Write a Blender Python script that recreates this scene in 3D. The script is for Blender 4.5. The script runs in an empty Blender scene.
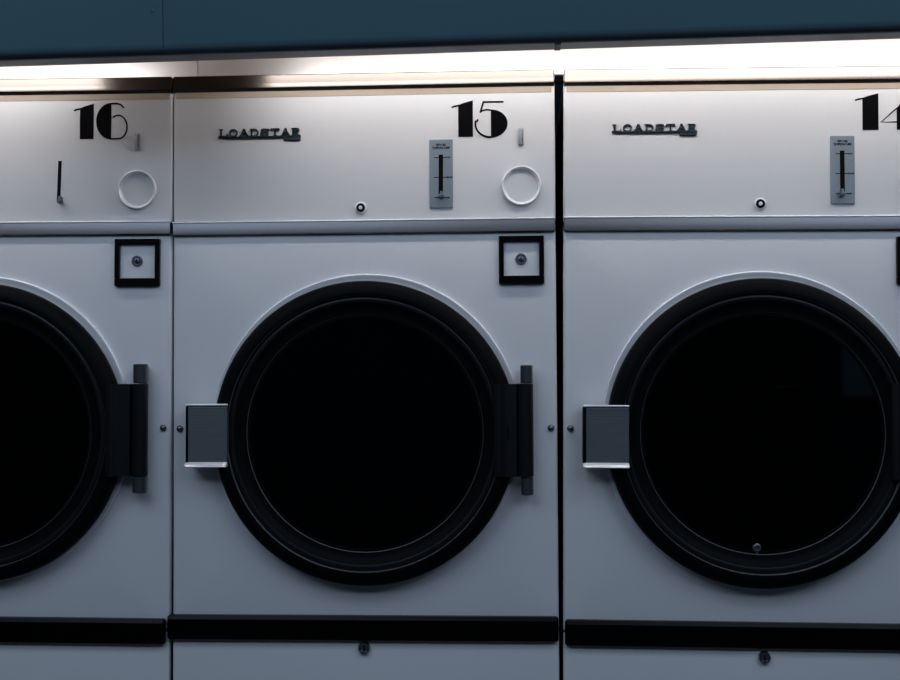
import bpy, bmesh, math
from math import sin, cos, pi, radians, sqrt, atan2
from mathutils import Matrix, Vector, Euler

scene = bpy.context.scene
C = scene.collection

# ------------------------------------------------------------------ camera, world, light, exposure
CAM_LOC = Vector((0.0, -2.5, 1.25))
CAM_ROT = Euler((pi / 2 + radians(1.8), 0.0, radians(3.3)), 'XYZ')
F_PX = 1250.0
cam_data = bpy.data.cameras.new('camera')
cam_data.sensor_width = 36.0
cam_data.lens = F_PX * 36.0 / 900.0
cam_data.clip_start = 0.05
cam = bpy.data.objects.new('camera', cam_data)
cam.location = CAM_LOC
cam.rotation_euler = CAM_ROT
C.objects.link(cam)
scene.camera = cam

scene.view_settings.view_transform = 'Standard'
scene.view_settings.look = 'None'
scene.view_settings.exposure = 0.0
scene.view_settings.gamma = 1.0
scene.view_settings.use_curve_mapping = False

world = bpy.data.worlds.new('world')
scene.world = world
world.use_nodes = True
world.node_tree.nodes['Background'].inputs[0].default_value = (0.30, 0.42, 0.62, 1)
world.node_tree.nodes['Background'].inputs[1].default_value = 0.010

for nm, lx, ly, AMB in (('ceiling_light_west', -1.3, -1.6, 19.0), ('ceiling_light_east', 1.5, -1.6, 19.0), ('rear_fill_west', -1.5, -3.1, 29.0), ('rear_fill_east', 1.7, -3.1, 29.0)):  # rear pair: unseen fill lamps, added to soften the shadows under the doors
    ld = bpy.data.lights.new(nm, 'AREA')
    ld.shape = 'RECTANGLE'
    ld.size, ld.size_y = 2.2, 1.2
    ld.energy = AMB
    ld.color = (0.63, 0.77, 0.97)
    lo = bpy.data.objects.new(nm, ld)
    lo.location = (lx, ly, 2.84)
    lo.rotation_euler = (radians(12), 0, 0)
    C.objects.link(lo)

TUBE_STRENGTH = 13.2
TUBE_COLOR = (1.0, 0.96, 0.945, 1)

# ------------------------------------------------------------------ pixel -> point on a plane of the place
_R = CAM_ROT.to_matrix()


def at(px, py, y=0.0):
    d = _R @ Vector(((px - 450.0) / F_PX, -(py - 340.0) / F_PX, -1.0))
    t = (y - CAM_LOC.y) / d.y
    return CAM_LOC + d * t


# ------------------------------------------------------------------ materials
def srgb(r, g, b):
    def f(c):
        c /= 255.0
        return c / 12.92 if c <= 0.04045 else ((c + 0.055) / 1.055) ** 2.4
    return (f(r), f(g), f(b), 1.0)


def mat(name, color, rough=0.5, metal=0.0, noise=0.0, nscale=(8, 8, 8), bump=0.0, rough_var=0.0, spec=0.5, coat=0.0):
    m = bpy.data.materials.new(name)
    m.use_nodes = True
    nt = m.node_tree
    b = nt.nodes['Principled BSDF']
    b.inputs['Base Color'].default_value = color
    b.inputs['Roughness'].default_value = rough
    b.inputs['Metallic'].default_value = metal
    b.inputs['Specular IOR Level'].default_value = spec
    b.inputs['Coat Weight'].default_value = coat
    if noise or bump or rough_var:
        tc = nt.nodes.new('ShaderNodeTexCoord')
        mp = nt.nodes.new('ShaderNodeMapping')
        mp.inputs['Scale'].default_value = nscale
        nt.links.new(tc.outputs['Object'], mp.inputs['Vector'])
        nz = nt.nodes.new('ShaderNodeTexNoise')
        nz.inputs['Scale'].default_value = 1.0
        nz.inputs['Detail'].default_value = 4.0
        nt.links.new(mp.outputs['Vector'], nz.inputs['Vector'])
        if noise:
            mx = nt.nodes.new('ShaderNodeMix')
            mx.data_type = 'RGBA'
            mx.inputs[6].default_value = tuple(c * (1 - noise) for c in color[:3]) + (1,)
            mx.inputs[7].default_value = tuple(min(1, c * (1 + noise)) for c in color[:3]) + (1,)
            nt.links.new(nz.outputs['Fac'], mx.inputs[0])
            nt.links.new(mx.outputs[2], b.inputs['Base Color'])
        if rough_var:
            mr = nt.nodes.new('ShaderNodeMapRange')
            mr.inputs['To Min'].default_value = max(0.02, rough - rough_var)
            mr.inputs['To Max'].default_value = rough + rough_var
            nt.links.new(nz.outputs['Fac'], mr.inputs['Value'])
            nt.links.new(mr.outputs['Result'], b.inputs['Roughness'])
        if bump:
            bp = nt.nodes.new('ShaderNodeBump')
            bp.inputs['Strength'].default_value = bump
            bp.inputs['Distance'].default_value = 0.002
            nt.links.new(nz.outputs['Fac'], bp.inputs['Height'])
            nt.links.new(bp.outputs['Normal'], b.inputs['Normal'])
    return m


def emit_mat(name, color, strength):
    m = bpy.data.materials.new(name)
    m.use_nodes = True
    b = m.node_tree.nodes['Principled BSDF']
    b.inputs['Base Color'].default_value = (0.8, 0.8, 0.8, 1)
    b.inputs['Emission Color'].default_value = color
    b.inputs['Emission Strength'].default_value = strength
    return m


def glass_mat(name):
    m = bpy.data.materials.new(name)
    m.use_nodes = True
    nt = m.node_tree
    nt.nodes.clear()
    out = nt.nodes.new('ShaderNodeOutputMaterial')
    mix = nt.nodes.new('ShaderNodeMixShader')
    fr = nt.nodes.new('ShaderNodeFresnel')
    fr.inputs['IOR'].default_value = 1.45
    tr = nt.nodes.new('ShaderNodeBsdfTransparent')
    tr.inputs['Color'].default_value = (0.20, 0.24, 0.28, 1)
    gl = nt.nodes.new('ShaderNodeBsdfGlossy')
    gl.inputs['Roughness'].default_value = 0.03
    gl.inputs['Color'].default_value = (0.8, 0.9, 1, 1)
    nt.links.new(fr.outputs[0], mix.inputs[0])
    nt.links.new(tr.outputs[0], mix.inputs[1])
    nt.links.new(gl.outputs[0], mix.inputs[2])
    nt.links.new(mix.outputs[0], out.inputs['Surface'])
    return m


M = {
    'enamel': mat('white_enamel', (0.66, 0.68, 0.71, 1), 0.42, noise=0.03, nscale=(2, 2, 5), bump=0.03, rough_var=0.06),
    'back_white': mat('satin_white_metal_panel', (0.86, 0.85, 0.845, 1), 0.33, 0.75, noise=0.03, nscale=(3, 3, 3)),
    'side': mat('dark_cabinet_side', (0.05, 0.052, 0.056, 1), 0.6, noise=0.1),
    'steel': mat('brushed_steel', (0.15, 0.134, 0.120, 1), 0.25, 1.0, noise=0.06, nscale=(2, 60, 260), rough_var=0.04),
    'rail': mat('brushed_trim_steel', (0.19, 0.19, 0.20, 1), 0.36, 1.0, noise=0.08, nscale=(2, 60, 300), rough_var=0.05),
    'chrome': mat('chrome', (0.80, 0.82, 0.85, 1), 0.10, 1.0, rough_var=0.04, nscale=(40, 40, 40)),
    'dark_chrome': mat('dull_chrome', (0.42, 0.46, 0.52, 1), 0.22, 1.0, rough_var=0.06, nscale=(90, 90, 20)),
    'black': mat('black_enamel', (0.0024, 0.0028, 0.0034, 1), 0.5, noise=0.2, nscale=(12, 12, 12), spec=0.05),
    'bead': mat('grey_rim_bead', (0.075, 0.08, 0.088, 1), 0.42, 0.2, noise=0.1, nscale=(30, 30, 30)),
    'hinge': mat('black_hinge_enamel', (0.007, 0.008, 0.010, 1), 0.33, noise=0.3, nscale=(60, 60, 3), spec=0.3),
    'tabmetal': mat('grey_tab_metal', (0.30, 0.33, 0.37, 1), 0.4, 0.2, noise=0.1, nscale=(90, 90, 20)),
    'bead_white': mat('polished_white_bead', (0.86, 0.87, 0.90, 1), 0.22, 0.25, rough_var=0.03, nscale=(20, 20, 20)),
    'rubber': mat('black_rubber', (0.006, 0.0065, 0.0075, 1), 0.4, noise=0.2, nscale=(20, 20, 20), spec=0.4),
    'kick': mat('black_bumper_plastic', (0.0012, 0.0012, 0.0016, 1), 0.30, noise=0.2, nscale=(6, 30, 30), spec=0.12),
    'ink': mat('black_vinyl', (0.0035, 0.0038, 0.005, 1), 0.7, noise=0.1, spec=0.02),
    'satin': mat('satin_aluminium', (0.86, 0.87, 0.89, 1), 0.30, 0.35, rough_var=0.05, nscale=(60, 60, 60)),
    'grey_satin': mat('grey_satin_metal', (0.14, 0.16, 0.18, 1), 0.22, 0.75, rough_var=0.06, nscale=(80, 80, 20)),
    'lockmetal': mat('worn_lock_metal', (0.13, 0.15, 0.18, 1), 0.36, 0.7, noise=0.2, nscale=(200, 200, 200)),
    'shadow_tan': mat('tan_shadow_band', (0.42, 0.345, 0.275, 1), 0.6, noise=0.06, nscale=(4, 40, 40)),  # warm shadow of the top strip's lip, put into a tan colour
    'handle': mat('dark_ribbed_metal', (0.10, 0.12, 0.135, 1), 0.45, 0.4, noise=0.15, nscale=(30, 30, 300)),
    'plate': mat('grey_anodised_plate', (0.205, 0.26, 0.31, 1), 0.5, 0.15, noise=0.04, nscale=(30, 30, 30)),
    'void': mat('black_void', (0.002, 0.002, 0.002, 1), 0.8, noise=0.1, spec=0.1),
    'drum': mat('dark_drum_steel', (0.02, 0.022, 0.026, 1), 0.5, 0.3, noise=0.15, nscale=(12, 12, 12)),
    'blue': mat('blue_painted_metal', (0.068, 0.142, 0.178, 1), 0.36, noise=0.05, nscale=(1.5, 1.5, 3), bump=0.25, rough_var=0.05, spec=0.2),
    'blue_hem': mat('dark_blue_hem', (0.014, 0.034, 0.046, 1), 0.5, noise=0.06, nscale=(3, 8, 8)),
    'lip': mat('grey_underside_metal', (0.20, 0.215, 0.23, 1), 0.45, 0.3, noise=0.18, nscale=(3, 60, 60)),
    'brown': mat('brown_backing', (0.13, 0.085, 0.055, 1), 0.6, noise=0.1, nscale=(3, 20, 20)),
    'floor': mat('grey_floor_tile', (0.035, 0.038, 0.043, 1), 0.5, noise=0.1, nscale=(3, 3, 3)),
    'wall': mat('dark_blue_wall', (0.03, 0.045, 0.06, 1), 0.8, noise=0.1, nscale=(2, 2, 2)),
    'doorpaint': mat('dark_door_paint', (0.02, 0.026, 0.034, 1), 0.6, noise=0.1),
    'frosted': mat('frosted_pane', (0.32, 0.42, 0.46, 1), 0.7, noise=0.05),
    'ceil': mat('grey_ceiling', (0.10, 0.11, 0.12, 1), 0.9, noise=0.05),
    'tube': emit_mat('lit_fluorescent_tube', TUBE_COLOR, TUBE_STRENGTH),
    'glass': glass_mat('dark_door_glass'),
}


# ------------------------------------------------------------------ mesh helpers
def obj(name, bm, m, parent=None, angle=32, loc=None):
    bmesh.ops.remove_doubles(bm, verts=bm.verts, dist=1e-6)
    bmesh.ops.recalc_face_normals(bm, faces=bm.faces)
    me = bpy.data.meshes.new(name)
    bm.to_mesh(me)
    bm.free()
    me.materials.append(M[m])
    for p in me.polygons:
        p.use_smooth = True
    me.set_sharp_from_angle(angle=radians(angle))
    o = bpy.data.objects.new(name, me)
    C.objects.link(o)
    if parent is not None:
        o.parent = parent
    if loc is not None:
        o.location = loc
    return o


def add_box(bm, x0, x1, y0, y1, z0, z1, bev=0.0, seg=2):
    r = bmesh.ops.create_cube(bm, size=1.0)
    vs = r['verts']
    for v in vs:
        v.co = Vector((x0 + (v.co.x + .5) * (x1 - x0), y0 + (v.co.y + .5) * (y1 - y0), z0 + (v.co.z + .5) * (z1 - z0)))
    if bev:
        es = {e for v in vs for e in v.link_edges}
        bmesh.ops.bevel(bm, geom=list(es), offset=bev, segments=seg, affect='EDGES', profile=0.5)
    return bm


def box(x0, x1, y0, y1, z0, z1, bev=0.0, seg=2):
    return add_box(bmesh.new(), x0, x1, y0, y1, z0, z1, bev, seg)


def add_lathe(bm, prof, cx, cz, n=96, close=False):
    """revolve (radius, y) pairs about the Y axis through (cx, cz)"""
    rings = []
    for (r, y) in prof:
        if r < 1e-6:
            rings.append([bm.verts.new((cx, y, cz))])
        else:
            rings.append([bm.verts.new((cx + r * cos(2 * pi * k / n), y, cz + r * sin(2 * pi * k / n))) for k in range(n)])
    pairs = list(zip(rings[:-1], rings[1:]))
    if close:
        pairs.append((rings[-1], rings[0]))
    for a, b in pairs:
        if len(a) == 1 and len(b) == 1:
            continue
        for k in range(n):
            k2 = (k + 1) % n
            if len(a) == 1:
                bm.faces.new((a[0], b[k2], b[k]))
            elif len(b) == 1:
                bm.faces.new((a[k], a[k2], b[0]))
            else:
                bm.faces.new((a[k], a[k2], b[k2], b[k]))
    return bm


def lathe(prof, cx, cz, n=96, close=False):
    return add_lathe(bmesh.new(), prof, cx, cz, n, close)


def add_tube_z(bm, cx, cy, z0, z1, r, n=24, ch=0.001):
    rings = []
    for (rr, z) in ((0, z0), (r - ch, z0), (r, z0 + ch), (r, z1 - ch), (r - ch, z1), (0, z1)):
        if rr == 0:
            rings.append([bm.verts.new((cx, cy, z))])
        else:
            rings.append([bm.verts.new((cx + rr * cos(2 * pi * k / n), cy + rr * sin(2 * pi * k / n), z)) for k in range(n)])
    for a, b in zip(rings[:-1], rings[1:]):
        for k in range(n):
            k2 = (k + 1) % n
            if len(a) == 1:
                bm.faces.new((a[0], b[k2], b[k]))
            elif len(b) == 1:
                bm.faces.new((a[k], a[k2], b[0]))
            else:
                bm.faces.new((a[k], a[k2], b[k2], b[k]))
    return bm


def loft_x(bm, prof, stations):
    """prof: closed list of (y, z); stations: (x, shrink) - the profile is pulled in by shrink at its ends"""
    n = len(prof)
    cy = sum(p[0] for p in prof) / n
    cz = sum(p[1] for p in prof) / n
    rings = []
    for x, s in stations:
        ring = []
        for (y, z) in prof:
            dy, dz = y - cy, z - cz
            yy = cy + (abs(dy) - min(s, abs(dy) * .9)) * (1 if dy >= 0 else -1)
            zz = cz + (abs(dz) - min(s, abs(dz) * .9)) * (1 if dz >= 0 else -1)
            ring.append(bm.verts.new((x, yy, zz)))
        rings.append(ring)
    for a, b in zip(rings[:-1], rings[1:]):
        for k in range(n):
            bm.faces.new((a[k], a[(k + 1) % n], b[(k + 1) % n], b[k]))
    bm.faces.new(list(reversed(rings[0])))
    bm.faces.new(rings[-1])
    return bm


def add_poly(bm, pts, y0, y1):
    """extrude an outline of (x, z) points from y0 (front) to y1"""
    a = [bm.verts.new((x, y0, z)) for x, z in pts]
    b = [bm.verts.new((x, y1, z)) for x, z in pts]
    n = len(pts)
    bm.faces.new(a)
    bm.faces.new(list(reversed(b)))
    for k in range(n):
        bm.faces.new((a[k], b[k], b[(k + 1) % n], a[(k + 1) % n]))
    return bm


def ribbon(pts, w):
    """outline of a stroke of width w along (x, z) points"""
    L, Rr = [], []
    for i, (x, z) in enumerate(pts):
        p0 = pts[max(0, i - 1)]
        p1 = pts[min(len(pts) - 1, i + 1)]
        dx, dz = p1[0] - p0[0], p1[1] - p0[1]
        l = sqrt(dx * dx + dz * dz) or 1
        nx, nz = -dz / l, dx / l
        L.append((x + nx * w / 2, z + nz * w / 2))
        Rr.append((x - nx * w / 2, z - nz * w / 2))
    return L + list(reversed(Rr))


def arc(cx, cz, rx, rz, a0, a1, n=20):
    return [(cx + rx * cos(radians(a0 + (a1 - a0) * k / n)), cz + rz * sin(radians(a0 + (a1 - a0) * k / n))) for k in range(n + 1)]


def plate_with_hole(x0, x1, z0, z1, cx, cz, r, t=0.02, ch=0.004, n=128):
    """front plate (front at y=0) with rounded edges and a round opening"""
    bm = bmesh.new()
    angs = [2 * pi * k / n for k in range(n)]
    for (xx, zz) in ((x0, z0), (x1, z0), (x1, z1), (x0, z1)):
        a = atan2(zz - cz, xx - cx) % (2 * pi)
        i = min(range(len(angs)), key=lambda j: abs(angs[j] - a))
        angs[i] = a
    angs.sort()

    def rect(a, ins):
        dx, dz = cos(a), sin(a)
        t1 = ((x1 - ins if dx > 0 else x0 + ins) - cx) / dx if abs(dx) > 1e-9 else 1e9
        t2 = ((z1 - ins if dz > 0 else z0 + ins) - cz) / dz if abs(dz) > 1e-9 else 1e9
        tt = min(t1, t2)
        return cx + dx * tt, cz + dz * tt
    rings = []
    for kind, v, y in (('c', r, t), ('c', r, 0.0), ('c', r + .03, 0.0), ('r', ch * 1.6, 0.0), ('r', ch, ch * .12), ('r', ch * .45, ch * .45), ('r', ch * .1, ch), ('r', 0, ch * 1.6), ('r', 0, t)):
        ring = []
        for a in angs:
            x, z = (cx + v * cos(a), cz + v * sin(a)) if kind == 'c' else rect(a, v)
            ring.append(bm.verts.new((x, y, z)))
        rings.append(ring)
    m = len(angs)
    for a, b in zip(rings, rings[1:] + rings[:1]):
        for k in range(m):
            bm.faces.new((a[k], a[(k + 1) % m], b[(k + 1) % m], b[k]))
    return bm


def thing(name, label, cat, loc, rot=(0, 0, 0), group=None):
    o = bpy.data.objects.new(name, None)
    o.empty_display_size = 0.1
    C.objects.link(o)
    o.location = loc
    o.rotation_euler = rot
    o['label'] = label
    o['category'] = cat
    if group:
        o['group'] = group
    return o


def struct(name, bm, m):
    o = obj(name, bm, m)
    o['kind'] = 'structure'
    return o


# ------------------------------------------------------------------ the setting
struct('floor', box(-4.2, 4.2, -4.6, 1.3, -0.1, 0.0), 'floor')
struct('ceiling', box(-4.2, 4.2, -4.6, 1.3, 2.9, 3.0), 'ceil')
struct('wall_front', box(-4.2, 4.2, -4.6, -4.5, 0.0, 2.9), 'wall')
struct('wall_back', box(-4.2, 4.2, 1.2, 1.3, 0.0, 2.9), 'wall')
struct('door_1', box(0.62, 1.60, -4.5, -4.46, 0.0, 2.06, .004, 1), 'doorpaint')
dh = bmesh.new()
add_box(dh, 1.47, 1.53, -4.462, -4.450, 1.06, 1.30, .003, 1)
add_box(dh, 1.485, 1.515, -4.46, -4.40, 1.185, 1.215, .003, 1)
add_box(dh, 1.36, 1.515, -4.415, -4.395, 1.187, 1.213, .006, 2)
obj('door_handle', dh, 'grey_satin', bpy.data.objects['door_1'])
struct('window_1', box(1.74, 2.42, -4.5, -4.485, 1.16, 1.54, .002, 1), 'frosted')
wf = bmesh.new()
for a_ in ((1.70, 1.74, 1.12, 1.58), (2.42, 2.46, 1.12, 1.58), (1.74, 2.42, 1.12, 1.16), (1.74, 2.42, 1.54, 1.58)):
    add_box(wf, a_[0], a_[1], -4.5, -4.47, a_[2], a_[3], .003, 1)
obj('window_frame', wf, 'doorpaint', bpy.data.objects['window_1'])
# white panelling above the dryers, set back from their fronts, one sheet per dryer
BACK_Y = 0.20
bm = bmesh.new()
seams = [-1.80, at(198, 68, BACK_Y).x, at(554.5, 60, BACK_Y).x, 1.80]
for a, b, lo_, ga, gb in ((seams[0], seams[1], 1.897, 0, .0012), (seams[1], seams[2], 1.899, .0012, .0002), (seams[2], seams[3], 1.9105, .0002, 0)):
    add_box(bm, a + ga, b - gb, BACK_Y, BACK_Y + .012, lo_, 2.34, 0.0004, 1)
LEAN = 0.10                                      # the sheets lean forward towards their tops
for v in bm.verts:
    v.co.y -= (v.co.z - 1.898) * LEAN
struct('trim_1', bm, 'back_white')
bm = bmesh.new()
for s in seams[1:-1]:
    add_box(bm, s - .03, s + .03, BACK_Y + .0125, BACK_Y + .03, 1.898, 2.34)
for v in bm.verts:
    v.co.y -= (v.co.z - 1.898) * LEAN
struct('trim_2', bm, 'void')

# ------------------------------------------------------------------ numerals and badge lettering
def digit_one(bm, x, z, w, h, y0, y1):
    """x, z = lower left of the heavy stem; flag reaches out to the left"""
    add_poly(bm, [(x, z), (x + w, z), (x + w, z + h), (x + w * .35, z + h * .93), (x, z + h * .875)], y0, y1)
    t = h * .034
    add_poly(bm, [(x + .001, z + h * .885), (x + .001, z + h * .885 - t * 1.25), (x - w * .30, z + h * .85 - t), (x - w * .43, z + h * .825 - t), (x - w * .47, z + h * .83), (x - w * .30, z + h * .862)], y0, y1)


def digit_five(bm, x, z, w, h, y0, y1):
    xs = x + w * .49
    hb = h * .77
    t = h * .041
    # heavy right half of the bowl
    add_poly(bm, [(xs, z)] + arc(xs, z + hb / 2, w * .51, hb / 2, -90, 90, 28)[1:-1] + [(xs, z + hb)], y0, y1)
    # thin rest of the bowl
    add_poly(bm, ribbon(arc(xs, z + hb * .49, w * .475, hb * .475, 270, 165, 18) + [(x + w * .055, z + h * .44), (x + w * .10, z + h * .505)], t * 1.3), y0, y1)
    # neck, top bar, and the thin line into the bowl
    add_poly(bm, ribbon([(x + w * .265, z + h * .99), (x + w * .165, z + h * .685)], t * 1.1), y0, y1)
    add_poly(bm, ribbon([(x + w * .155, z + h * .70), (x + w * .24, z + h * .745), (x + w * .36, z + h * .768), (xs + .001, z + hb - t * .5)], t), y0, y1)
    add_poly(bm, [(x + w * .25, z + h), (x + w * .88, z + h), (x + w * .88, z + h - t * 1.1), (x + w * .25, z + h - t * 1.1)], y0, y1)


def digit_six(bm, x, z, w, h, y0, y1):
    xs = x + w * .475
    t = h * .034
    add_poly(bm, [(xs, z + h)] + arc(xs, z + h / 2, w * .475, h / 2, 90, 270, 30)[1:-1] + [(xs, z)], y0, y1)
    add_poly(bm, ribbon([(xs - .001, z + h - t * .5), (x + w * .64, z + h * .993), (x + w * .78, z + h * .955), (x + w * .88, z + h * .86)], t * 1.25), y0, y1)
    cx, rx, rz = x + w * .70, w * .285, h * .325
    add_poly(bm, ribbon([(xs - .001, z + t * .5), (x + w * .60, z + h * .015)] + arc(cx, z + h * .335, rx, rz, -75, 105, 22) + [(x + w * .57, z + h * .625), (x + w * .535, z + h * .60)], t * 1.1), y0, y1)


def digit_four(bm, x, z, w, h, y0, y1):
    xs = x + w * .42
    t = h * .034
    add_poly(bm, [(xs, z), (xs + w * .42, z), (xs + w * .42, z + h), (xs + w * .30, z + h), (xs, z + h * .60)], y0, y1)
    add_poly(bm, ribbon([(xs + .001, z + h * .615), (x, z + h * .22), (xs + .001, z + h * .22)], t), y0, y1)
    add_poly(bm, [(xs + w * .40, z + h * .20), (x + w, z + h * .20), (x + w, z + h * .235), (xs + w * .40, z + h * .235)], y0, y1)


def letter(ch):
    """strokes of a wide slab-serif capital in a 1 x 1 cell: (points, width)"""
    T, S = .26, .17
    ser = lambda x, z, w=.34: ([(x - w / 2, z), (x + w / 2, z)], .10)
    if ch == 'L':
        return [([(.25, 0), (.25, 1)], T), ser(.25, .95, .42), ([(.02, .05), (.98, .05)], S), ([(.93, 0), (.93, .34)], .10)]
    if ch == 'O':
        return [(arc(.5, .5, .43, .45, 0, 360, 28), .14)]
    if ch == 'A':
        return [([(.12, .02), (.47, .98)], .09), ([(.88, .02), (.53, .98)], T), ([(.28, .36), (.74, .36)], .09), ser(.12, .05, .3), ser(.88, .05, .3), ([(.40, .95), (.60, .95)], .10)]
    if ch == 'D':
        return [([(.24, 0), (.24, 1)], T), ([(.04, .95), (.5, .95)] + arc(.5, .5, .42, .45, 90, -90, 16) + [(.04, .05)], .11)]
    if ch == 'S':
        return [([(.90, .70), (.84, .88), (.65, .95), (.35, .95), (.15, .86), (.13, .68), (.28, .56), (.72, .45), (.88, .32), (.85, .14), (.65, .05), (.35, .05), (.16, .12), (.10, .32)], .14), ([(.90, .62), (.90, 1)], .08), ([(.10, 0), (.10, .38)], .08)]
    if ch == 'T':
        return [([(.5, 0), (.5, 1)], T), ([(.04, .95), (.96, .95)], .10), ([(.07, .66), (.07, 1)], .08), ([(.93, .66), (.93, 1)], .08), ser(.5, .05, .42)]
    if ch == 'R':
        return [([(.22, 0), (.22, 1)], T), ([(.02, .95), (.62, .95), (.82, .88), (.86, .74), (.80, .58), (.60, .50), (.22, .50)], .11), ([(.52, .50), (.74, .14), (.82, .05), (1, .05)], .15), ser(.22, .05, .42)]
    return []


def word(bm, text, x, z, w, h, y0, y1, gap=.16):
    cell = w / (len(text) + gap * (len(text) - 1))
    for i, ch in enumerate(text):
        ox = x + i * cell * (1 + gap)
        for pts, sw in letter(ch):
            sw = max(sw * .85, .15)
            # horizontal and vertical widths follow the stretched cell
            out = ribbon([(px * cell / h, pz) for px, pz in pts], sw)
            add_poly(bm, [(ox + px * h, z + pz * h) for px, pz in out], y0, y1)


# small printed lettering for the dial plates: a 3 x 5 dot-stroke alphabet
MINI = {
    'D': [[(0, 0), (0, 4), (1.3, 4), (2, 3), (2, 1), (1.3, 0), (0, 0)]], 'R': [[(0, 0), (0, 4), (2, 4), (2, 2), (0, 2)], [(1, 2), (2, 0)]],
    'Y': [[(0, 4), (1, 2), (2, 4)], [(1, 2), (1, 0)]], 'I': [[(1, 0), (1, 4)]], 'N': [[(0, 0), (0, 4), (2, 0), (2, 4)]],
    'G': [[(2, 3.4), (1.4, 4), (.6, 4), (0, 3), (0, 1), (.6, 0), (1.4, 0), (2, .8), (2, 1.8), (1.1, 1.8)]],
    'T': [[(0, 4), (2, 4)], [(1, 4), (1, 0)]], 'E': [[(2, 4), (0, 4), (0, 0), (2, 0)], [(0, 2), (1.6, 2)]],
    'M': [[(0, 0), (0, 4), (1, 2), (2, 4), (2, 0)]], 'P': [[(0, 0), (0, 4), (2, 4), (2, 2), (0, 2)]],
    'A': [[(0, 0), (1, 4), (2, 0)], [(.4, 1.5), (1.6, 1.5)]], 'U': [[(0, 4), (0, .6), (.6, 0), (1.4, 0), (2, .6), (2, 4)]],
    'H': [[(0, 0), (0, 4)], [(2, 0), (2, 4)], [(0, 2), (2, 2)]], 'L': [[(0, 4), (0, 0), (2, 0)]],
    'O': [[(0, .8), (0, 3.2), (.7, 4), (1.3, 4), (2, 3.2), (2, .8), (1.3, 0), (.7, 0), (0, .8)]], 'W': [[(0, 4), (.5, 0), (1, 2.6), (1.5, 0), (2, 4)]],
}


def mini(bm, text, x, z, w, h, y0, y1):
    cell = w / (len(text) * 3 - 1)
    for i, ch in enumerate(text):
        for s in MINI.get(ch, []):
            pts = [(x + (i * 3 + px) * cell, z + pz * h / 4) for px, pz in s]
            for p, q in zip(pts[:-1], pts[1:]):
                add_poly(bm, ribbon([p, q], h * .27), y0, y1)


# ------------------------------------------------------------------ a dryer
def dome_screw(name, x, z, y, r, m, parent, slot=True):
    s = obj(name, lathe([(r * 1.05, y + .001), (r, y - r * .35), (r * .75, y - r * .75), (r * .4, y - r * .95), (0, y - r)], x, z, 20), m, parent, angle=60)
    return s


def lock_barrel(name, x, z, y, r, parent):
    lk = obj(name, lathe([(r, y + .001), (r, y - .0025), (r * .93, y - .0035), (r * .72, y - .0036), (r * .68, y - .0020), (r * .56, y - .0018), (r * .52, y - .0040), (r * .44, y - .0046), (0, y - .0048)], x, z, 32), 'lockmetal', parent)
    obj('keyhole', box(x - r * .10, x + r * .10, y - .0053, y - .0044, z - r * .34, z + r * .34), 'void', lk)
    return lk


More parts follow.
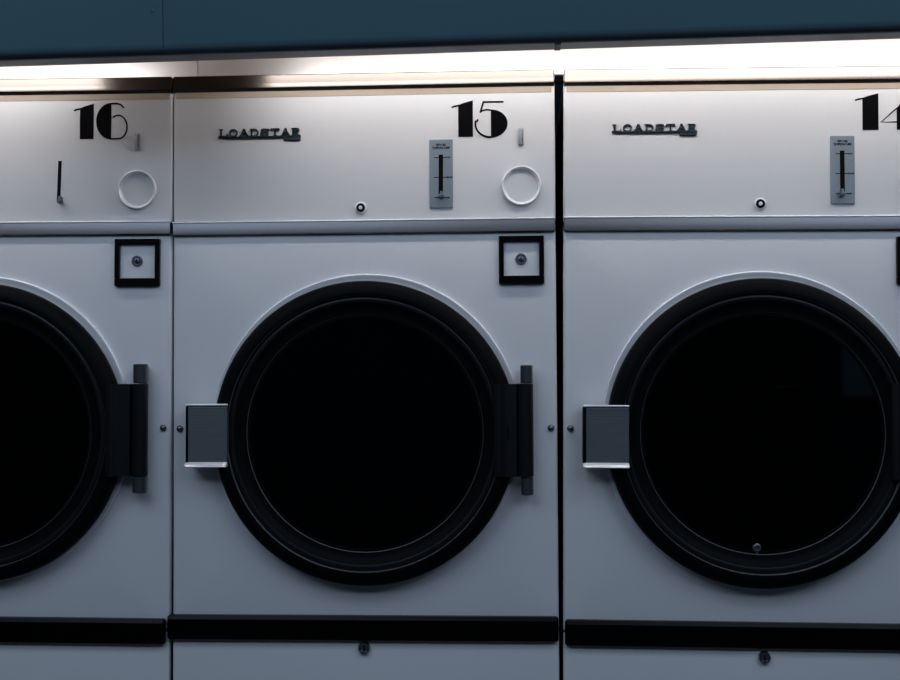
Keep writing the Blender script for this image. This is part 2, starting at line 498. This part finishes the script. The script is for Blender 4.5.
def make_dryer(d):
    root = thing('tumble_dryer', d['label'], 'dryer', (d['cx'], 0.0, 0.0), (0, d['roll'], 0), 'coin operated dryers in a row')
    mw = Matrix.Translation((d['cx'], 0, 0)) @ Matrix.Rotation(d['roll'], 4, 'Y')
    inv = mw.inverted()

    def L(px, py, y=0.0):
        p = inv @ at(px, py, y)
        return p.x, p.z

    x0, x1 = d['x0'], d['x1']
    zt, zs, zr1, zr0, zk1, zk0 = d['z']          # top, under the top strip, rail top, rail bottom, bumper top, bumper bottom
    dx, dz = d['door']                           # door centre
    S = 0.00196                                  # metres per photo pixel at the front

    # carcass: an open-fronted sheet metal box standing on four feet
    bm = bmesh.new()
    for a in (x0 + .004, x1 - .016):
        add_box(bm, a, a + .012, .021, .74, .03, zt - .004)
    add_box(bm, x0 + .016, x1 - .016, .60, .74, .03, zt - .004)
    add_box(bm, x0 + .016, x1 - .016, .021, .60, .03, .05)
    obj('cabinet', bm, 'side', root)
    obj('top_cover', box(x0 + .004, x1 - .004, .012, .74, zt - .004, zt, .001, 1), 'enamel', root)
    for fx in (x0 + .06, x1 - .06):
        for fy in (.08, .66):
            obj('foot', add_tube_z(bmesh.new(), fx, fy, 0.0, .032, .022, 16), 'rubber', root)

    # front sheets
    obj('front_panel', plate_with_hole(x0, x1, (zk0 + zk1) / 2 + .002, zr0 + .012, dx, dz + .004, .272), 'enamel', root)
    obj('service_panel', box(x0, x1, 0, .02, .09, (zk0 + zk1) / 2 - .002, .004, 3), 'enamel', root)
    obj('plinth', box(x0 + .01, x1 - .01, .03, .045, .012, .10), 'kick', root)
    # control panel, rolled back under the top strip
    h0, h1 = zr1 - .012, zs + .008
    prof = [(0.022, h0), (-.001, h0), (-.001, h0 + .06), (-.001, h0 + .14), (-.001, h1 - .060), (-.0008, h1 - .036), (.0, h1 - .020), (.001, h1 - .010), (.002, h1), (.022, h1)]
    obj('control_panel', loft_x(bmesh.new(), prof, [(x0, .005), (x0 + .0012, .0022), (x0 + .004, .0), (x0 + .3, 0), (x1 - .3, 0), (x1 - .004, 0), (x1 - .0012, .0022), (x1, .005)]), 'enamel', root, angle=50)
    # stainless strip along the top edge
    obj('shadow_band', box(x0 + .006, x1 - .006, -.0016, .004, zs - .0175, zs - .002, .0004, 1), 'shadow_tan', root)  # thin tan band painted in for the warm-lit shadow below the top strip
    prof = [(.020, zs - .0055), (-.0022, zs - .0055), (-.0035, zs - .0045), (-.0080, zs + .0005), (-.0082, zs + .002), (-.0072, zs * .6 + zt * .4), (-.0066, zs * .25 + zt * .75), (-.0065, zt - .0015), (-.005, zt), (.020, zt)]
    obj('top_strip', loft_x(bmesh.new(), prof, [(x0 + .0005, .002), (x0 + .002, 0), (x1 - .002, 0), (x1 - .0005, .002)]), 'steel', root)
    # stainless trim rail between control panel and front panel
    prof = [(.010, zr0), (-.0065, zr0), (-.0085, zr0 + .002), (-.0085, zr1 - .0016), (-.0080, zr1 - .0005), (-.0072, zr1), (.010, zr1)]
    obj('trim_rail', loft_x(bmesh.new(), prof, [(x0 + .0005, .002), (x0 + .002, 0), (x1 - .002, 0), (x1 - .0005, .002)]), 'rail', root)
    zb_ = zr1 - .0018
    bead = [(-.004, zb_ - .002)] + [(-.0080 - .0020 * cos(radians(q)), zb_ + .0020 * sin(radians(q))) for q in range(-80, 91, 17)] + [(-.004, zb_ + .002)]
    obj('rail_bead', loft_x(bmesh.new(), bead, [(x0 + .0005, 0), (x1 - .0005, 0)]), 'satin', root, angle=60)
    # black bumper strip
    e = d['bump']
    prof = [(.004, zk0), (-.012, zk0), (-.0145, zk0 + .002), (-.0145, zk0 + .0065), (-.0160, zk0 + .0085), (-.0160, zk1 - .008), (-.0140, zk1 - .0055), (-.0135, zk1 - .002), (-.0120, zk1), (.004, zk1)]
    obj('bumper_strip', loft_x(bmesh.new(), prof, [(e[0], .004), (e[0] + .004, 0), (e[1] - .004, 0), (e[1], .004)]), 'kick', root)

    # drum behind the door glass
    obj('drum', lathe([(.272, .02), (.262, .03), (.262, .52), (.25, .54), (0, .54)], dx, dz + .004, 72), 'drum', root)
    # raised white ring around the door opening
    R1 = .3100
    obj('door_ring', lathe([(R1 + .0006, .0005), (R1 + .0004, -.005), (R1 - .0006, -.0075), (R1 - .0022, -.0082), (R1 - .0045, -.0080), (R1 - .0060, -.0074), (R1 - .012, -.006), (R1 - .020, -.006), (.270, -.006), (.270, .004)], dx + .001, dz + .0068, 144), 'enamel', root, angle=50)

    obj('ring_bead', lathe([(R1 + .0012, .0005), (R1 + .0012, -.0060), (R1 + .0006, -.0080), (R1 - .0008, -.0090), (R1 - .0022, -.0086), (R1 - .0024, -.0070), (R1 - .0024, .0005)], dx + .001, dz + .0068, 144), 'bead_white', root, angle=60)
    # door: black rim, stepped seat, gasket and glass
    k = .3000 / 151.6
    prof = [(.262, -.008), (.2985, -.008), (.3010, -.012), (.3025, -.020), (.3022, -.030), (.2990, -.039), (.2925, -.0450), (.2845, -.0478), (.2780, -.0488),
            (138.9 * k, -.0488), (138.3 * k, -.0484), (138.0 * k, -.0472), (137.9 * k, -.041), (136 * k, -.039), (133 * k, -.0405), (130 * k, -.0385), (127.5 * k, -.033), (124 * k, -.0305), (121 * k, -.0298), (119.5 * k, -.0296), (119.4 * k, -.028),  (119.4 * k, -.026), (.230, -.026), (.230, -.008)]
    door = obj('door', lathe(prof, dx, dz, 160, close=True), 'black', root, angle=40)
    obj('door_seat', lathe([(136.9 * k, -.0385), (136 * k, -.0402), (133.5 * k, -.0413), (131.4 * k, -.0400), (131.2 * k, -.0385), (134 * k, -.036)], dx, dz, 144), 'hinge', door, angle=50)
    obj('rim_bead', lathe([(138.0 * k, -.0474), (137.65 * k, -.0468), (137.5 * k, -.0395), (138.0 * k, -.0395)], dx, dz, 160), 'bead', door, angle=50)
    g = obj('gasket', lathe([(119.5 * k, -.0290), (119.1 * k, -.0286), (118.8 * k, -.0236), (117 * k, -.0230), (117 * k, -.0225)], dx, dz, 144), 'bead', door, angle=50)
    obj('door_glass', lathe([(0, -.0234), (119.0 * k, -.0234), (119.0 * k, -.0175), (0, -.0175)], dx, dz, 96), 'glass', door)

    # pull handle bridging rim and panel
    hx0, hz1 = L(*d['handle'][0], -.055)
    hx1, hz0 = L(*d['handle'][1], -.055)
    bm = bmesh.new()
    nrib = 24
    th = .0018
    prof = [(-.030, hz0 + .012)]
    face = []
    for i in range(nrib):
        za = hz0 + .012 + (hz1 - hz0 - .018) * i / nrib
        zb = hz0 + .012 + (hz1 - hz0 - .018) * (i + 1) / nrib
        face += [(-.0540, za + .0002), (-.0544, za + (zb - za) * .3), (-.0544, za + (zb - za) * .7), (-.0540, zb - .0002)]
    prof = [(-.012, hz0 + .004), (-.050, hz0 + .004)] + face + [(-.050, hz1 - .003), (-.012, hz1 - .003)]
    loft_x(bm, prof, [(hx0 + .006, 0), (hx1 - .001, 0)])
    hd = obj('pull_handle', bm, 'handle', door, angle=25)
    # left flank, rolled towards the panel
    obj('flank', box(hx0, hx0 + .0075, -.0545, -.014, hz0 + .006, hz1 - .004, .003, 3), 'black', hd)
    # bright top edge and bottom grip lip
    obj('top_edge', box(hx0, hx1, -.0565, -.012, hz1 - .004, hz1, .0014, 2), 'satin', hd)
    lipb = bmesh.new()
    prof = [(-.012, hz0), (-.0640, hz0), (-.0655, hz0 + .001), (-.0650, hz0 + .002), (-.0555, hz0 + .0095), (-.050, hz0 + .010), (-.012, hz0 + .010)]
    loft_x(lipb, prof, [(hx0 - .0005, .002), (hx0 + .004, 0), (hx1 - .002, 0), (hx1 - .0005, .001)])
    lip = obj('grip_lip', lipb, 'satin', hd)
    lip['label'] = 'bright chrome lower lip of the pull handle'

    # hinge: wide black leaf from the rim, barrel and chrome pin caps
    px0, px1, pyt, pyb = d['hinge']
    lx0, lz1 = L(px0, pyt, -.05)
    lx1, lz0 = L(px1, pyb, -.05)
    bm = bmesh.new()
    W = lx1 - lx0
    nst = 12
    front = []
    for i in range(nst + 1):
        u = i / nst
        y = -.051 + .012 * max(0, u - .25) ** 1.2 - (.006 * sin(pi * min(1, u / .45)) if u < .45 else 0)
        front.append((lx0 + (W - .030) * u, y))
    vsT, vsB = [], []
    outl = front + [(lx0 + W - .030, -.002 - .002), (lx0 + W * .55, -.013), (lx0, -.030)]
    a = [bm.verts.new((x, y, lz1)) for x, y in outl]
    b = [bm.verts.new((x, y, lz0)) for x, y in outl]
    bm.faces.new(a)
    bm.faces.new(list(reversed(b)))
    for q in range(len(outl)):
        r2 = (q + 1) % len(outl)
        bm.faces.new((a[q], b[q], b[r2], a[r2]))
    hg = obj('hinge_leaf', bm, 'hinge', door, angle=30)
    bx = lx1 - .0135
    obj('hinge_barrel', add_tube_z(bmesh.new(), bx, -.030, lz0 - .0005, lz1 + .0005, .0165, 32), 'hinge', hg)
    cyc = -.030
    ct = L(px1, d['caps'][0], cyc)[1]
    cb = L(px1, d['caps'][1], cyc)[1]
    cxp = bx + .0034
    cr = .0124
    if 'cap' in d:
        cxp, cr = L(d['cap'][0], 430, cyc - .012)[0], d['cap'][1]
    for (za, zb) in ((lz1 + .0012, ct), (cb, lz0 - .0012)):
        bm = bmesh.new()
        add_tube_z(bm, cxp, cyc, za, zb, cr, 28, .0015)
        obj('hinge_cap', bm, 'grey_satin', root)
        obj('hinge_bracket', box(cxp - .009, cxp + .009, -.024, .0, min(za, zb) + .004, max(za, zb) - .004, .001, 1), 'dark_chrome', root)

    # lock on the front panel in its black square frame
    qx0, qx1, qy0, qy1 = d['frame']
    fx0, fz1 = L(qx0, qy0, -.008)
    fx1, fz0 = L(qx1, qy1, -.008)
    bm = bmesh.new()
    bw = .0098
    for (a0, a1, b0, b1) in ((fx0, fx1, fz1 - bw, fz1), (fx0, fx1, fz0, fz0 + .0155), (fx0, fx0 + bw, fz0 + .0155, fz1 - bw), (fx1 - bw, fx1, fz0 + .0155, fz1 - bw)):
        add_box(bm, a0, a1, -.010, .001, b0, b1, .0012, 1)
    fr = obj('lock_frame', bm, 'kick', root)
    lxx, lzz = L(*d['lock'])
    lock_barrel('lock', lxx, lzz, 0.0, .0112, root)

    for (sx, sy) in d['screws']:
        q = L(sx, sy)
        dome_screw('screw', q[0], q[1], 0.0, .0068, 'grey_satin', root)
    if 'toplock' in d:
        q = L(*d['toplock'])
        lk = obj('panel_lock', lathe([(.0125, 0), (.0125, -.003), (.0112, -.0052), (.008, -.0060), (.0068, -.0062), (.006, -.0058), (.0055, -.0070), (.003, -.0074), (0, -.0074)], q[0], q[1], 32), 'satin', root)
        obj('keyhole', lathe([(.0090, -.0056), (.0084, -.0074), (.0050, -.0084), (.0036, -.0070)], q[0], q[1], 28), 'void', lk)
    if 'lowlock' in d:
        q = L(*d['lowlock'])
        lk = obj('panel_lock', lathe([(.0125, .001), (.0125, -.006), (.011, -.009), (.008, -.009), (.007, -.007), (0, -.0070)], q[0], q[1], 32), 'dark_chrome', root)
        obj('keyhole', box(q[0] - .0012, q[0] + .0012, -.0080, -.0068, q[1] - .005, q[1] + .005), 'void', lk)

    # control panel fittings (its face stands at y = -0.001)
    FY = -.001
    if 'ring' in d:
        qx, qz = L(*d['ring'])
        r = 18.6 * S
        obj('coin_cup', lathe([(r + .0032, FY + .001), (r + .0030, FY - .006), (r + .0022, FY - .0078), (r + .0008, FY - .0080), (r - .0006, FY - .0068), (r - .0040, FY - .0015), (r - .0044, FY + .001)], qx, qz, 72), 'satin', root, angle=60)
        qx, qz = L(*d['tab'])
        tb = bmesh.new()
        add_box(tb, qx - .0050, qx + .0050, FY - .006, FY + .001, qz - .0165, qz + .0165, .0012, 2)
        t = obj('coin_slot', tb, 'tabmetal', root)
        obj('slot_opening', box(qx + .0018, qx + .0030, FY - .0063, FY - .0055, qz - .012, qz + .013), 'void', t)
    # number decal
    n = obj_number(d, root, L, FY)
    # temperature slider
    if 'plate' in d:
        a0, b1, a1, b0 = d['plate']
        qx0, qz1 = L(a0, b1)
        qx1, qz0 = L(a1, b0)
        pl = obj('dial_plate', box(qx0, qx1, FY - .0035, FY + .001, qz0, qz1, .0008, 1), 'plate', root)
        pw, ph = qx1 - qx0, qz1 - qz0
        yy = (FY - .0038, FY - .003)
        bm = bmesh.new()
        mini(bm, 'DRYING', qx0 + pw * .30, qz1 - ph * .095, pw * .40, ph * .030, *yy)
        obj('title_text', bm, 'ink', pl)
        bm = bmesh.new()
        mini(bm, 'TEMPERATURE', qx0 + pw * .12, qz1 - ph * .140, pw * .76, ph * .030, *yy)
        obj('title_text', bm, 'ink', pl)
        for f, t in ((.265, 'HIGH'), (.555, 'MEDIUM'), (.85, 'LOW')):
            zc = qz1 - ph * f
            bm = bmesh.new()
            add_poly(bm, [(qx0 + pw * .20, zc - .0008), (qx0 + pw * .72, zc - .0008), (qx0 + pw * .72, zc + .0008), (qx0 + pw * .20, zc + .0008)], *yy)
            obj('scale_mark', bm, 'ink', pl)
            bm = bmesh.new()
            mini(bm, t, qx0 + pw * .73, zc - ph * .011, pw * (.05 * len(t) * .8), ph * .022, *yy)
            obj('scale_text', bm, 'ink', pl)
        sy = FY - .0036
    else:
        pl, sy = root, FY
    sx, sz1 = L(*d['slot'][0])
    sx2, sz0 = L(*d['slot'][1])
    bm = bmesh.new()
    w = .0044 if 'plate' in d else .0036
    add_poly(bm, [(sx2 - w, sz0), (sx2 + w, sz0), (sx + w, sz1), (sx - w, sz1)], sy - .0006, sy + .0004)
    obj('slider_slot', bm, 'void', pl)
    bx_, bz_ = L(*d['knob'], -.016)
    bm = bmesh.new()
    add_box(bm, bx_ - .0024, bx_ + .0024, sy - .016, sy - .0005, bz_ - .008, bz_ + .006, .0010, 2)
    add_lathe(bm, [(.0052, sy - .008), (.0056, sy - .013), (.0040, sy - .017), (0, sy - .0180)], bx_, bz_ - .004, 20)
    obj('slider_knob', bm, 'lockmetal', pl)

    # maker's badge: raised capitals on a chrome bar
    if 'badge' in d:
        (b0x, b0y), (b1x, b1y) = d['badge']      # upper left, lower right of the lettering
        qx0, qz1 = L(b0x, b0y)
        qx1, qz0 = L(b1x, b1y)
        bar = bmesh.new()
        h = qz1 - qz0
        add_box(bar, qx0 - .001, qx1 + .001, FY - .0050, FY - .001, qz0 - .0026, qz0 + .0006, .0005, 1)
        for fx in (.08, .5, .9):
            add_box(bar, qx0 + (qx1 - qx0) * fx - .003, qx0 + (qx1 - qx0) * fx + .003, FY - .004, FY + .001, qz0 - .0030, qz0 + .0005)
        bd = obj('badge', bar, 'badge', root)
        bm = bmesh.new()
        word(bm, 'LOADSTAR', qx0, qz0, qx1 - qx0, h, FY - .0048, FY - .0005)
        obj('lettering', bm, 'badge', bd)
        w = qx1 - qx0
        tg = bmesh.new()
        add_box(tg, qx1 - w * .20, qx1, FY - .0045, FY + .0005, qz0 - .0088, qz0 - .0032, .0005, 1)
        obj('badge_tail', tg, 'badge', bd)
    if 'clip' in d:
        qx, qz = L(*d['clip'], -.026)
        bm = lathe([(.0085, -.0232), (.0085, -.027), (.006, -.030), (.0045, -.030), (.0035, -.027), (0, -.027)], qx, qz, 24)
        add_box(bm, qx - .002, qx + .002, -.0285, -.0232, qz - .014, qz - .006, .0008, 1)
        obj('glass_clip', bm, 'lockmetal', door)
    return root


def obj_number(d, root, L, FY):
    bm = bmesh.new()
    y0, y1 = FY - .0012, FY + .0003
    s0, s1, t1, t0 = d['stem']                   # stem left, right, top, bottom in the photo
    ax, az0 = L(s0, t0)
    bx, az1 = L(s1, t1)
    digit_one(bm, ax, az0, bx - ax, az1 - az0, y0, y1)
    f0, f1, t1, t0 = d['digit_box']
    ax, az0 = L(f0, t0)
    bx, az1 = L(f1, t1)
    {'4': digit_four, '5': digit_five, '6': digit_six}[d['digit']](bm, ax, az0, bx - ax, az1 - az0, y0, y1)
    return obj('number_decal', bm, 'ink', root)


M['badge'] = mat('weathered_chrome_badge', (0.05, 0.07, 0.09, 1), 0.3, 0.7, noise=0.2, nscale=(200, 40, 200))


def spec(px_l, px_r, roll, px_mid, ys, **kw):
    """cabinet edges and levels from the photo's front-plane pixels"""
    xl = at(px_l, 430).x
    xr = at(px_r, 430).x
    cx = (xl + xr) / 2
    inv = (Matrix.Translation((cx, 0, 0)) @ Matrix.Rotation(roll, 4, 'Y')).inverted()
    dep = (-.0065, -.0065, -.0075, -.0085, -.0135, -.0145)
    zz = [(inv @ at(px_mid, y, dp)).z for y, dp in zip(ys, dep)]
    sh = 430
    a = inv @ at(px_l, sh)
    b = inv @ at(px_r, sh)
    dc = inv @ at(kw['door_px'][0], kw['door_px'][1], -.03)
    d = dict(cx=cx, roll=roll, x0=a.x, x1=b.x, z=zz, door=(dc.x, dc.z))
    d.update(kw)
    return d


W15 = at(557.3, 430).x - at(173.0, 430).x


def px_shift(x_px, metres):
    """the front-plane pixel column that lies so many metres to the right"""
    p = at(x_px, 430)
    lo, hi = -900.0, 1800.0
    for _ in range(50):
        mid = (lo + hi) / 2
        if at(mid, 430).x < p.x + metres:
            lo = mid
        else:
            hi = mid
    return lo


D15 = spec(173.0, 557.3, -.0055, 365, (72.8, 86.3, 219.6, 233.5, 616.2, 641.2),
           label='white tumble dryer numbered 15, the whole one in the middle of the row',
           door_px=(364.3, 432.8), digit='5',
           handle=((185.2, 404), (227.3, 467)), hinge=(494, 532.5, 384, 477), caps=(365, 495),
           frame=(498.7, 544.3, 236, 283.2), lock=(521, 259),
           screws=[(551, 428), (180, 428.8)], toplock=(361, 208), lowlock=(364.5, 647.5),
           ring=(521.5, 186), tab=(521, 137),
           stem=(458.5, 472.8, 100.5, 137), digit_box=(475, 507.5, 101, 138),
           plate=(429.5, 140, 453, 208), slot=((441, 155), (441, 198)), knob=(441.3, 194),
           badge=((219.3, 129.9), (300.6, 136.0)))
D14 = spec(563.4, px_shift(563.4, W15), .003, 763, (67.0, 80.8, 215.6, 230.2, 623.0, 649.2),
           label='white tumble dryer numbered 14, right of the widest dark gap, cut off on its right',
           door_px=(762.5, 433.0), digit='4',
           handle=((583.2, 405), (629.5, 468)), hinge=(892, 932, 384, 480), caps=(366, 497),
           frame=(897.0, 943, 236.5, 284.2), lock=(920, 260),
           screws=[(955, 428), (570.5, 428.5)], toplock=(760, 204), lowlock=(764, 657),
           ring=(926, 182), tab=(926, 133),
           stem=(862.4, 878, 93.5, 130), digit_box=(881, 918, 94, 130),
           plate=(830, 136.3, 854.3, 204), slot=((841.5, 151), (842, 195)), knob=(842.3, 192),
           badge=((612, 125), (696.5, 131.3)), clip=(757, 548))
D16 = spec(px_shift(170.6, -W15), 170.6, 0.0, 80, (77.8, 91.3, 221.2, 235.0, 618.5, 644.0),
           label='white tumble dryer numbered 16, left of the narrow gap and mostly outside the frame',
           door_px=(-24.0, 432.3), digit='6',
           handle=((-206, 405), (-163, 468)), hinge=(106, 143.0, 384, 476.5), caps=(364, 493), cap=(138.3, .0148),
           frame=(114.7, 159.3, 239, 285.7), lock=(137.3, 261),
           screws=[(163.3, 428), (-210, 430)], lowlock=(-24, 651),
           ring=(138, 190), tab=(138, 142),
           stem=(80.2, 93.9, 104, 139.3), digit_box=(96.3, 128, 103, 139.6),
           slot=((60.3, 161), (58.8, 200)), knob=(59, 199))
D16['bump'] = (D16['x0'], D16['x1'] - .0055)
D14['bump'] = (D14['x0'] + .003, D14['x1'] - .002)
D15['bump'] = (D15['x0'] - .0078, D15['x1'] - .001)
for d in (D16, D15, D14):
    make_dryer(d)

# ------------------------------------------------------------------ blue canopy with the fluorescent tubes behind it
CY = -0.33
roll = .0165
pm = at(450, 53.0, CY + .052)
can = thing('canopy', 'blue painted metal canopy across the top, hiding the strip lights over the dryers', 'canopy', (pm.x, CY, pm.z), (0, -roll, 0))
inv = (Matrix.Translation((pm.x, CY, pm.z)) @ Matrix.Rotation(-roll, 4, 'Y')).inverted()
sx = (inv @ at(163, 30, CY)).x
HZ = .0135                                        # hem height
for a, b in ((-1.75, sx - .0006), (sx + .0006, 1.75)):
    prof = [(.006, HZ - .0008), (0.0022, HZ - .0008), (0.0008, HZ + .001), (-.001, HZ + .006), (-.001, .62), (.004, .62)]
    obj('fascia_panel', loft_x(bmesh.new(), prof, [(a, .001), (a + .002, 0), (b - .002, 0), (b, .001)]), 'blue', can)
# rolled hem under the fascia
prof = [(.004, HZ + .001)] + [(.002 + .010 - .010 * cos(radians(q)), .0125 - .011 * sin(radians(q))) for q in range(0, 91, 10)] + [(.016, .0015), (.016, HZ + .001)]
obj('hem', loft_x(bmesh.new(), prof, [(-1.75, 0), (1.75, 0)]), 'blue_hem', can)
# grey return flange underneath
notch = (inv @ at(557.5, 46, CY + .04)).x
for a, b in ((-1.75, notch - .004), (notch + .004, 1.75)):
    prof = [(.014, .0012), (.051, .0), (.052, .0008), (.052, .006), (.050, .006), (.050, .002), (.014, .004)]
    obj('return_flange', loft_x(bmesh.new(), prof, [(a, 0), (b, 0)]), 'lip', can)
obj('joint_clip', box(notch - .0055, notch + .0055, .012, .054, -.0015, .008, .001, 1), 'blue_hem', can)
q = inv @ at(153, 11, CY)
obj('screw', lathe([(.0042, 0), (.004, -.002), (.002, -.0035), (0, -.0038)], q.x, q.z, 16), 'blue', can)
# brown board behind the tubes and hidden top
obj('backing_board', box(-1.75, 1.75, .010, .028, .016, .60), 'brown', can)
obj('top_board', box(-1.75, 1.75, .004, BACK_Y - CY - .055, .46, .48), 'brown', can)
# two runs of fluorescent tubes with a gap between their ends
TY, TR = .165, .0185
TZ = 1.9035 - pm.z
MY = -(CY + TY) - .013                           # depth of the tubes' mirror image in the top strips
TZ0 = TZ
for a, b, sag in ((-1.72, (inv @ at(103, 84, MY)).x, -.013), ((inv @ at(270, 80, MY)).x, 1.72, 0.0)):
    TZ = TZ0 - sag
    n = 20
    bm = bmesh.new()
    rings = [[bm.verts.new((x, TY + TR * cos(2 * pi * k / n), TZ + TR * sin(2 * pi * k / n))) for k in range(n)] for x in (a, b)]
    for k in range(n):
        bm.faces.new((rings[0][k], rings[0][(k + 1) % n], rings[1][(k + 1) % n], rings[1][k]))
    bm.faces.new(rings[0])
    bm.faces.new(list(reversed(rings[1])))
    t = obj('fluorescent_tube', bm, 'tube', can)
    for x in (a - .012, b + .002):
        obj('lamp_holder', box(x, x + .010, .028, TY + .016, TZ - .022, TZ + .026, .002, 1), 'brown', t)
